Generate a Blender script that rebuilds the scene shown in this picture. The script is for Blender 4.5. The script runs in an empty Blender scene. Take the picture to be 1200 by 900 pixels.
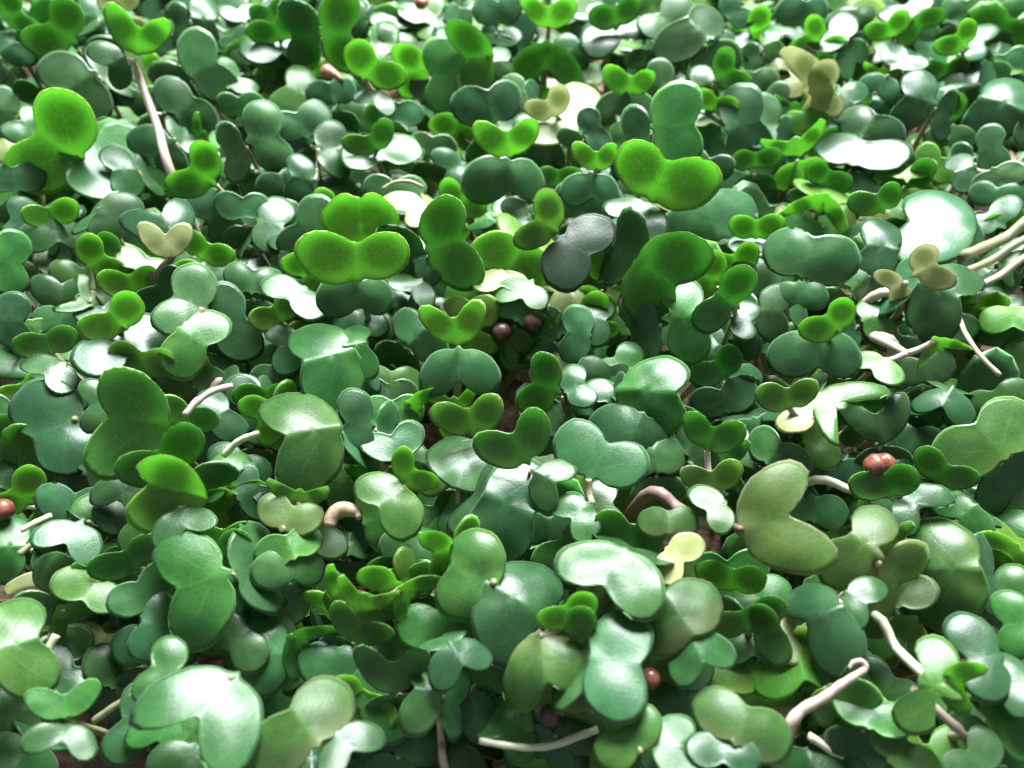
import bpy, math, random
from mathutils import Vector, Matrix, noise
SC = bpy.context.scene
COL = SC.collection
CM = 0.01
R = math.radians

# ------------------------------------------------------------------ camera, light, exposure
F_PX = 906.0                      # focal length in pixels of the 1200 x 900 photograph
PITCH = R(55)
CANOPY = 3.9                      # cm above the mat
DIST = 12.0
CAM = Vector((0, -DIST*math.cos(PITCH), CANOPY + DIST*math.sin(PITCH)))
FWD = Vector((0, math.cos(PITCH), -math.sin(PITCH)))
UPV = Vector((0, math.sin(PITCH), math.cos(PITCH)))
RIGHT = Vector((1, 0, 0))
cd = bpy.data.cameras.new('camera')
cam = bpy.data.objects.new('camera', cd); COL.objects.link(cam)
cam.location = CAM*CM
cam.rotation_euler = (math.pi/2 - PITCH, 0, 0)
cd.sensor_width = 36; cd.lens = 36*F_PX/1200
cd.clip_start = 0.004; cd.clip_end = 20
cd.dof.use_dof = True; cd.dof.focus_distance = 11.6*CM; cd.dof.aperture_fstop = 20
SC.camera = cam

world = bpy.data.worlds.new('World'); SC.world = world; world.use_nodes = True
wb = world.node_tree.nodes['Background']
wb.inputs[0].default_value = (0.88, 0.97, 0.93, 1); wb.inputs[1].default_value = 0.33

LDIR = Vector((0.10, math.cos(R(44)), math.sin(R(44)))).normalized()   # towards the window
def area(name, pos, target, sx, sy, power, colour):
    l = bpy.data.lights.new(name, 'AREA'); l.shape = 'RECTANGLE'; l.size = sx; l.size_y = sy
    l.energy = power; l.color = colour
    o = bpy.data.objects.new(name, l); COL.objects.link(o)
    o.location = pos
    o.rotation_euler = (Vector(target)-Vector(pos)).to_track_quat('-Z', 'Y').to_euler()
    return o
area('window_light', LDIR*0.54 + Vector((0, 0.02, 0.04)), (0, 0.02, 0.04), 0.36, 0.27, 17.5, (0.94, 0.985, 1.0))

SC.view_settings.view_transform = 'Standard'; SC.view_settings.look = 'None'
SC.view_settings.exposure = 0.08; SC.view_settings.gamma = 1.0
SC.cycles.max_bounces = 8; SC.cycles.diffuse_bounces = 4; SC.cycles.transmission_bounces = 6
SC.cycles.use_denoising = True
SC.cycles.sample_clamp_indirect = 6

# ------------------------------------------------------------------ helpers
def ray(px, py):
    return (RIGHT*(px-600) + UPV*(450-py) + FWD*F_PX).normalized()
def at_z(px, py, z):
    d = ray(px, py); return CAM + d*((z-CAM.z)/d.z)
def at_plane(px, py, p0, n):
    d = ray(px, py); dn = d.dot(n)
    if abs(dn) < 0.18: dn = 0.18 if dn > 0 else -0.18
    return CAM + d*((p0-CAM).dot(n)/dn)
def zlev(h): return 2.55 + 0.27*h
def slerp(a, b, t):
    w = math.acos(max(-1, min(1, a.dot(b))))
    if w < 1e-4: return a.copy()
    return ((a*math.sin((1-t)*w) + b*math.sin(t*w))/math.sin(w)).normalized()

def newmesh(name, V, Fc, mats, parent=None, mi=None, smooth=True, attrs=None):
    me = bpy.data.meshes.new(name)
    me.from_pydata([tuple(v*CM) for v in V], [], Fc)
    for m in mats: me.materials.append(m)
    if mi: me.polygons.foreach_set('material_index', mi)
    if smooth: me.polygons.foreach_set('use_smooth', [True]*len(Fc))
    if attrs:
        for k, (ty, vals) in attrs.items():
            a = me.attributes.new(k, ty, 'POINT')
            a.data.foreach_set('value' if ty == 'FLOAT' else 'vector', vals)
    me.update()
    o = bpy.data.objects.new(name, me); COL.objects.link(o)
    if parent is not None: o.parent = parent
    return o
def root(name, p, label, cat, group=None):
    o = bpy.data.objects.new(name, None); COL.objects.link(o)
    o.empty_display_size = 0.003
    o.location = p*CM
    o['label'] = label; o['category'] = cat
    if group: o['group'] = group
    return o

# ------------------------------------------------------------------ materials
def mat(name):
    m = bpy.data.materials.new(name); m.use_nodes = True
    nt = m.node_tree; nt.nodes.clear()
    return m, nt, nt.nodes.new('ShaderNodeOutputMaterial')
def nd(nt, t, **kw):
    n = nt.nodes.new(t)
    for k, v in kw.items(): setattr(n, k, v)
    return n
def math_(nt, op, a, b=None, clamp=False):
    n = nd(nt, 'ShaderNodeMath', operation=op, use_clamp=clamp)
    for i, s in enumerate((a, b)):
        if s is None: continue
        if isinstance(s, (int, float)): n.inputs[i].default_value = s
        else: nt.links.new(s, n.inputs[i])
    return n.outputs[0]
def mixc(nt, f, a, b, mode='MIX'):
    n = nd(nt, 'ShaderNodeMix', data_type='RGBA', blend_type=mode)
    for i, s in ((0, f), (6, a), (7, b)):
        if isinstance(s, (int, float)): n.inputs[i].default_value = s
        elif isinstance(s, tuple): n.inputs[i].default_value = (*s, 1)
        else: nt.links.new(s, n.inputs[i])
    return n.outputs[2]
def rng(nt, v, a, b, c, d):
    n = nd(nt, 'ShaderNodeMapRange', interpolation_type='SMOOTHSTEP'); nt.links.new(v, n.inputs[0])
    for i, x in enumerate((a, b, c, d)): n.inputs[i+1].default_value = x
    return n.outputs[0]

def leaf_mat(name, top, top2, trans, rim, tint, gloss=0.32, tf=0.42, spec=0.5):
    m, nt, out = mat(name); L = nt.links
    at = nd(nt, 'ShaderNodeAttribute', attribute_name='leaf_xy')
    ed = nd(nt, 'ShaderNodeAttribute', attribute_name='edge').outputs['Fac']
    rn = nd(nt, 'ShaderNodeAttribute', attribute_name='shade').outputs['Fac']
    sx = nd(nt, 'ShaderNodeSeparateXYZ'); L.new(at.outputs['Vector'], sx.inputs[0])
    ax = math_(nt, 'ABSOLUTE', sx.outputs[0]); y = sx.outputs[1]
    ld = sx.outputs[2]; xy0 = nd(nt, 'ShaderNodeCombineXYZ'); L.new(sx.outputs[0], xy0.inputs[0]); L.new(y, xy0.inputs[1])
    off = nd(nt, 'ShaderNodeVectorMath', operation='ADD'); L.new(xy0.outputs[0], off.inputs[0])
    cmb = nd(nt, 'ShaderNodeCombineXYZ'); L.new(math_(nt, 'MULTIPLY', rn, 37.0), cmb.inputs[2]); L.new(cmb.outputs[0], off.inputs[1])
    def nz(scale, det, rough=0.5):
        n = nd(nt, 'ShaderNodeTexNoise'); n.inputs['Scale'].default_value = scale
        n.inputs['Detail'].default_value = det; n.inputs['Roughness'].default_value = rough
        L.new(off.outputs[0], n.inputs['Vector']); return n.outputs['Fac']
    big, fine, grain = nz(2.2, 3), nz(13, 4), nz(70, 2)
    col = mixc(nt, rng(nt, big, 0.3, 0.7, 0, 1), top, top2)
    col = mixc(nt, rng(nt, fine, 0.35, 0.75, 0, 0.35), col, top2)
    # veins: midrib and one vein into each lobe, with side branches
    vo = nd(nt, 'ShaderNodeTexVoronoi', feature='DISTANCE_TO_EDGE'); vo.inputs['Scale'].default_value = 9.0
    wv = nd(nt, 'ShaderNodeVectorMath', operation='SCALE'); L.new(off.outputs[0], wv.inputs[0]); wv.inputs['Scale'].default_value = 1.0
    L.new(wv.outputs[0], vo.inputs['Vector']); net = rng(nt, vo.outputs['Distance'], 0.0, 0.10, 1, 0)
    d1 = rng(nt, ax, 0.006, 0.028, 1, 0)
    lv = math_(nt, 'ABSOLUTE', math_(nt, 'SUBTRACT', math_(nt, 'SUBTRACT', y, 0.22), math_(nt, 'MULTIPLY', ax, 0.72)))
    d2 = rng(nt, lv, 0.006, 0.030, 1, 0)
    lv2 = math_(nt, 'ABSOLUTE', math_(nt, 'SUBTRACT', math_(nt, 'SUBTRACT', y, 0.34), math_(nt, 'MULTIPLY', ax, 1.5)))
    d3 = rng(nt, lv2, 0.006, 0.028, 0.5, 0)
    fade = rng(nt, ed, 0.35, 0.9, 1, 0)
    vein = math_(nt, 'MULTIPLY', math_(nt, 'MAXIMUM', math_(nt, 'MAXIMUM', d1, d2), d3), fade)
    basey = rng(nt, y, 0.05, 0.42, 1, 0)
    star = math_(nt, 'MAXIMUM', math_(nt, 'MULTIPLY', vein, 0.22), math_(nt, 'MULTIPLY', basey, 0.4))
    col = mixc(nt, star, col, tint)
    col = mixc(nt, math_(nt, 'MULTIPLY', net, 0.16), col, tint)
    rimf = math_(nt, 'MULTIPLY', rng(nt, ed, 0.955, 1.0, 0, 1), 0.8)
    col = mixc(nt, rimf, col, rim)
    hsv = nd(nt, 'ShaderNodeHueSaturation'); L.new(col, hsv.inputs['Color'])
    L.new(rng(nt, rn, 0, 1, 0.72, 1.28), hsv.inputs['Value'])
    hh = math_(nt, 'FRACT', math_(nt, 'MULTIPLY', rn, 7.31)); L.new(rng(nt, hh, 0, 1, 0.48, 0.52), hsv.inputs['Hue'])
    tcol = mixc(nt, math_(nt, 'MULTIPLY', star, 0.9), trans, tuple(min(0.85, c*1.7+0.02) for c in trans))
    tcol = mixc(nt, rng(nt, big, 0.3, 0.7, 0, 0.5), tcol, tuple(c*0.62 for c in trans))
    tcol = mixc(nt, rng(nt, ld, 0.25, 0.75, 0.55, 0), tcol, tuple(c*0.55 for c in trans))  # lobe centres darker: thicker tissue, plus shade of their curve put into the colour
    tcol = mixc(nt, rng(nt, ld, 0.45, 1.05, 0, 0.85), tcol, tuple(min(0.9, c*1.6+0.04) for c in trans))
    tcol = mixc(nt, math_(nt, 'MULTIPLY', net, 0.17), tcol, tuple(min(0.9, c*1.8+0.04) for c in trans))
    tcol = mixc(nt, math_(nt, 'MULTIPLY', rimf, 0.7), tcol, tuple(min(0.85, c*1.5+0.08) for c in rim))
    bp = nd(nt, 'ShaderNodeBump'); bp.inputs['Strength'].default_value = 0.14; bp.inputs['Distance'].default_value = 0.0002
    hgt = math_(nt, 'ADD', math_(nt, 'MULTIPLY', fine, 0.8), math_(nt, 'MULTIPLY', grain, 0.35))
    hgt = math_(nt, 'SUBTRACT', hgt, math_(nt, 'ADD', math_(nt, 'MULTIPLY', vein, 0.22), math_(nt, 'MULTIPLY', net, 0.18)))
    L.new(hgt, bp.inputs['Height'])
    pb = nd(nt, 'ShaderNodeBsdfPrincipled'); L.new(hsv.outputs[0], pb.inputs['Base Color'])
    L.new(rng(nt, grain, 0.3, 0.7, gloss-0.07, gloss+0.10), pb.inputs['Roughness'])
    pb.inputs['IOR'].default_value = 1.55; pb.inputs['Specular IOR Level'].default_value = spec
    pb.inputs['Sheen Weight'].default_value = 0.06; pb.inputs['Sheen Roughness'].default_value = 0.5
    pb.inputs['Sheen Tint'].default_value = (0.8, 0.95, 1, 1)
    L.new(bp.outputs[0], pb.inputs['Normal'])
    tr = nd(nt, 'ShaderNodeBsdfTranslucent'); L.new(tcol, tr.inputs['Color']); L.new(bp.outputs[0], tr.inputs['Normal'])
    mx = nd(nt, 'ShaderNodeMixShader'); mx.inputs[0].default_value = tf
    L.new(pb.outputs[0], mx.inputs[1]); L.new(tr.outputs[0], mx.inputs[2]); L.new(mx.outputs[0], out.inputs[0])
    return m
LM = {
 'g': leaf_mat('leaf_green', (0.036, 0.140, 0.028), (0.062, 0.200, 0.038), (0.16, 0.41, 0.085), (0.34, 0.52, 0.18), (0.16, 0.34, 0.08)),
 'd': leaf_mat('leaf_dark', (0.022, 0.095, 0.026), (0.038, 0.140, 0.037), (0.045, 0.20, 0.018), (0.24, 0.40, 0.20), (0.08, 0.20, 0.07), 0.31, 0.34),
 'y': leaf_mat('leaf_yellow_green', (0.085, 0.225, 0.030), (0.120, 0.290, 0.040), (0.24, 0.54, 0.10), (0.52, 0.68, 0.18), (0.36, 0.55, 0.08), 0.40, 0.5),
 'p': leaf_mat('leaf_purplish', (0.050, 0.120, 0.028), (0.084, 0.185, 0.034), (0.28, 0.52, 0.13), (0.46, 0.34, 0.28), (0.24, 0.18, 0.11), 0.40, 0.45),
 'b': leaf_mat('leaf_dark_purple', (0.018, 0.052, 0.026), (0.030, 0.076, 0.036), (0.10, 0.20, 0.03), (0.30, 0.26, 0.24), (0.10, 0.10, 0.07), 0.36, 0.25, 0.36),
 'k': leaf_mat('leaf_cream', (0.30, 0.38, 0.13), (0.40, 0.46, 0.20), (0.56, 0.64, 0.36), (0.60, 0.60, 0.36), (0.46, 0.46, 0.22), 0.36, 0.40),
}
def stem_mat(name, a, b):
    m, nt, out = mat(name); L = nt.links
    tc = nd(nt, 'ShaderNodeTexCoord'); n = nd(nt, 'ShaderNodeTexNoise'); n.inputs['Scale'].default_value = 160; n.inputs['Detail'].default_value = 3
    L.new(tc.outputs['Object'], n.inputs['Vector'])
    rn = nd(nt, 'ShaderNodeAttribute', attribute_name='shade').outputs['Fac']
    f = math_(nt, 'ADD', math_(nt, 'MULTIPLY', n.outputs['Fac'], 0.5), math_(nt, 'SUBTRACT', rn, 0.25), True)
    pb = nd(nt, 'ShaderNodeBsdfPrincipled'); L.new(mixc(nt, f, a, b), pb.inputs['Base Color'])
    pb.inputs['Roughness'].default_value = 0.42
    pb.inputs['Subsurface Weight'].default_value = 0.35; pb.inputs['Subsurface Radius'].default_value = (1, 0.8, 0.4); pb.inputs['Subsurface Scale'].default_value = 0.0006
    bp = nd(nt, 'ShaderNodeBump'); bp.inputs['Strength'].default_value = 0.3; bp.inputs['Distance'].default_value = 0.0002
    L.new(n.outputs['Fac'], bp.inputs['Height']); L.new(bp.outputs[0], pb.inputs['Normal'])
    L.new(pb.outputs[0], out.inputs[0]); return m
SM = stem_mat('stem_pale', (0.16, 0.24, 0.08), (0.34, 0.27, 0.20))
SMP = stem_mat('stem_pink', (0.42, 0.32, 0.27), (0.54, 0.45, 0.38))
STEM_PURPLE = stem_mat('stem_purple', (0.15, 0.085, 0.080), (0.25, 0.165, 0.14))
SMW = stem_mat('stem_white', (0.62, 0.64, 0.46), (0.55, 0.54, 0.40))
def seed_mat(name, a, b, rough=0.4):
    m, nt, out = mat(name); L = nt.links
    tc = nd(nt, 'ShaderNodeTexCoord')
    n = nd(nt, 'ShaderNodeTexNoise'); n.inputs['Scale'].default_value = 900; n.inputs['Detail'].default_value = 4
    L.new(tc.outputs['Object'], n.inputs['Vector'])
    pb = nd(nt, 'ShaderNodeBsdfPrincipled'); L.new(mixc(nt, rng(nt, n.outputs['Fac'], 0.35, 0.65, 0, 1), a, b), pb.inputs['Base Color'])
    pb.inputs['Roughness'].default_value = rough
    bp = nd(nt, 'ShaderNodeBump'); bp.inputs['Strength'].default_value = 0.5; bp.inputs['Distance'].default_value = 0.0003
    L.new(n.outputs['Fac'], bp.inputs['Height']); L.new(bp.outputs[0], pb.inputs['Normal'])
    L.new(pb.outputs[0], out.inputs[0]); return m
SEED_BROWN = seed_mat('seed_brown', (0.055, 0.028, 0.022), (0.10, 0.050, 0.036))
SEED_RED = seed_mat('seed_red', (0.15, 0.045, 0.030), (0.27, 0.10, 0.065), 0.28)
SEED_PURPLE = seed_mat('seed_purple', (0.060, 0.024, 0.040), (0.10, 0.045, 0.062))
HUSK = seed_mat('husk_tan', (0.22, 0.095, 0.050), (0.36, 0.18, 0.10))
DRY = seed_mat('husk_dry', (0.30, 0.20, 0.13), (0.42, 0.33, 0.22))

# ------------------------------------------------------------------ the mat everything grows on
def mat_ground():
    m, nt, out = mat('fibre_mat'); L = nt.links
    tc = nd(nt, 'ShaderNodeTexCoord')
    def nz(s, d):
        n = nd(nt, 'ShaderNodeTexNoise'); n.inputs['Scale'].default_value = s; n.inputs['Detail'].default_value = d
        L.new(tc.outputs['Object'], n.inputs['Vector']); return n.outputs['Fac']
    a, b = nz(70, 5), nz(420, 4)
    c = mixc(nt, rng(nt, a, 0.35, 0.65, 0, 1), (0.12, 0.07, 0.045), (0.24, 0.15, 0.10))
    c = mixc(nt, rng(nt, b, 0.5, 0.72, 0, 0.7), c, (0.05, 0.028, 0.02))
    pb = nd(nt, 'ShaderNodeBsdfPrincipled'); L.new(c, pb.inputs['Base Color']); pb.inputs['Roughness'].default_value = 0.8
    bp = nd(nt, 'ShaderNodeBump'); bp.inputs['Strength'].default_value = 0.8; bp.inputs['Distance'].default_value = 0.002
    L.new(b, bp.inputs['Height']); L.new(bp.outputs[0], pb.inputs['Normal'])
    L.new(pb.outputs[0], out.inputs[0]); return m
GM = mat_ground()
GX, GY0, GY1 = 26.0, -9.0, 34.0
nx, ny = 130, 110
V, Fc = [], []
for j in range(ny+1):
    for i in range(nx+1):
        x = -GX + 2*GX*i/nx; y = GY0 + (GY1-GY0)*j/ny
        V.append(Vector((x, y, 0.16*noise.noise(Vector((x*0.9, y*0.9, 3))) + 0.09*noise.noise(Vector((x*2.7, y*2.7, 9))))))
for j in range(ny):
    for i in range(nx):
        k = j*(nx+1)+i; Fc.append((k, k+1, k+nx+2, k+nx+1))
g = newmesh('growing_mat', V, Fc, [GM]); g['kind'] = 'structure'

# ------------------------------------------------------------------ leaf and stem geometry (lists, cm)
def smin(a, b, k):
    h = max(k-abs(a-b), 0)/k
    return min(a, b) - h*h*k*0.25
def outline(nseg, kr, kn, asym, cy, st, ry=0.49):
    """Obcordate cotyledon: two oval lobes centred on (+-0.5, cy) and a wedge down to the stalk at (0, 0).
    ST from 0 (round lobes side by side) to 1 (long lobes spreading from the stalk)."""
    th = math.atan2(cy-0.20, 0.5)*(1-st) + math.atan2(cy, 0.5)*st
    rx = (0.57*(1-st) + 0.90*math.hypot(0.5, cy)*st)
    ct, st_ = math.cos(th), math.sin(th)
    mr = min(rx, ry)
    def sdf(x, y):
        def ell(sx, k):
            dx_, dy_ = (x-sx*0.5)*sx, y-cy
            u = dx_*ct+dy_*st_; w = -dx_*st_+dy_*ct
            l = math.hypot(u/(rx*(k if st < 0.99 else 1)), w/(ry*k)); return (l-1)*mr*k
        a = ell(-1, kr*(1+asym)); b = ell(1, kr*(1-asym))
        t = max(0, min(1, y/(cy*0.95))); c = math.hypot(x, y-cy*0.95*t) - (0.04+(0.24-0.10*st)*t*min(1, kr))
        return smin(smin(a, b, kn), c, 0.14)
    pts = []
    c0 = (0.0, cy*(0.86-0.16*st))
    for i in range(nseg):
        a = 2*math.pi*i/nseg; dx, dy = math.cos(a), math.sin(a)
        lo, hi = 0.0, 1.6
        r = 0.02
        while r < 1.6 and sdf(c0[0]+dx*r, c0[1]+dy*r) < 0: r += 0.03
        lo, hi = r-0.03, r
        for _ in range(9):
            mid = (lo+hi)/2
            if sdf(c0[0]+dx*mid, c0[1]+dy*mid) < 0: lo = mid
            else: hi = mid
        pts.append(lo)
    return c0, pts
OUT_CACHE = {}
def leaf_lists(B, X, Y, N, sep, cy, kr, rnd, nseg=40, nring=8, dome=0.24, fold=0.05, th=0.010, ry=0.49):
    vee = kr < 0; kr = abs(kr)
    key = (vee, round(kr*10)/10, round(cy*12)/12, round(ry, 2), rnd.randrange(12), nseg)
    cy = key[2]
    if key not in OUT_CACHE:
        rr = random.Random(repr(key))
        st = 1.0 if vee else rr.uniform(0.15, 0.70)
        OUT_CACHE[key] = outline(nseg, key[1]*rr.uniform(0.97, 1.04), 0.26-0.19*st+rr.uniform(-0.02, 0.04), rr.uniform(-0.06, 0.06), cy, st, (0.40 if vee else ry*(1-0.10*st)))
    c0, rad = OUT_CACHE[key]
    V, Fc, E, XY = [], [], [], []
    p1, p2, p3 = rnd.uniform(0, 6.3), rnd.uniform(0, 6.3), rnd.uniform(0, 6.3)
    wav = rnd.uniform(0.008, 0.028); lift = rnd.uniform(-0.03, 0.05); tw = rnd.uniform(-0.20, 0.20)
    def disp(x, y, t):
        d = -dome*((abs(x)-0.5)**2 + (y-cy)**2)*min(1, abs(x)*1.6+0.45)
        d += fold*(math.sqrt(x*x+0.003)-0.27) + tw*x*(y-0.3)
        d += wav*math.sin(5.2*x+p1)*math.sin(4.6*y+p2) + 0.5*wav*t*t*math.sin(11*math.atan2(y-cy*0.86, x)/2+p3)
        d += lift*t**6
        return d
    def pos(x, y, t, down):
        return B + X*(x*sep) + Y*(y*sep) + N*((disp(x, y, t))*sep - down)
    rings = [((j+1)/nring)**0.8 for j in range(nring)]
    for side in (0, 1):
        for j, t in enumerate(rings):
            if side and j == nring-1: continue
            for i in range(nseg):
                a = 2*math.pi*i/nseg; r = rad[i]*t*(1 + t*(0.011*math.sin(5*a+p1) + 0.009*math.sin(11*a+p2) + 0.006*math.sin(19*a+p3)))
                x, y = c0[0]+math.cos(a)*r, c0[1]+math.sin(a)*r
                V.append(pos(x, y, t, (th*math.sqrt(max(0, 1-t**6)) if side else 0) - 0.0))
                E.append(t); XY += [x, y*0.55/cy, math.hypot((abs(x)-0.5)/0.56, (y-cy)/0.52)/kr]
        V.append(pos(c0[0], c0[1], 0, th if side else 0)); E.append(0); XY += [c0[0], c0[1], 0.9]
    nt_ = nring*nseg; ctop = nt_; b0 = nt_+1; cbot = b0+(nring-1)*nseg
    for i in range(nseg):
        i2 = (i+1) % nseg
        Fc.append((ctop, i, i2)); Fc.append((cbot, b0+i2, b0+i))
        for j in range(nring-1):
            a0, a1 = j*nseg, (j+1)*nseg
            Fc.append((a0+i, a1+i, a1+i2, a0+i2))
            c = b0+j*nseg; d = b0+(j+1)*nseg if j+1 < nring-1 else (nring-1)*nseg
            Fc.append((c+i2, d+i2, d+i, c+i))
    return V, Fc, E, XY
def tube_lists(P, Rr, ns=8):
    """Round tube through points P with radii Rr, closed at both ends."""
    V, Fc = [], []
    T0 = None; U = None
    for k, p in enumerate(P):
        t = (P[min(k+1, len(P)-1)] - P[max(k-1, 0)])
        t = t.normalized() if t.length > 1e-6 else Vector((0, 0, 1))
        if U is None: U = t.orthogonal().normalized()
        else: U = (U - t*U.dot(t)); U = U.normalized() if U.length > 1e-5 else t.orthogonal().normalized()
        W = t.cross(U)
        for i in range(ns):
            a = 2*math.pi*i/ns; V.append(p + (U*math.cos(a)+W*math.sin(a))*Rr[k])
    for k in range(len(P)-1):
        for i in range(ns):
            i2 = (i+1) % ns; Fc.append((k*ns+i, k*ns+i2, (k+1)*ns+i2, (k+1)*ns+i))
    Fc.append(tuple(range(ns))[::-1]); Fc.append(tuple((len(P)-1)*ns+i for i in range(ns)))
    return V, Fc
def catmull(P, n=5):
    Q = [P[0]+(P[0]-P[1])] + list(P) + [P[-1]+(P[-1]-P[-2])]
    out = []
    for k in range(1, len(Q)-2):
        for i in range(n):
            t = i/n; a, b, c, d = Q[k-1], Q[k], Q[k+1], Q[k+2]
            out.append(0.5*((2*b)+(c-a)*t+(2*a-5*b+4*c-d)*t*t+(3*b-a-3*c+d)*t**3))
    out.append(P[-1]); return out

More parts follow.
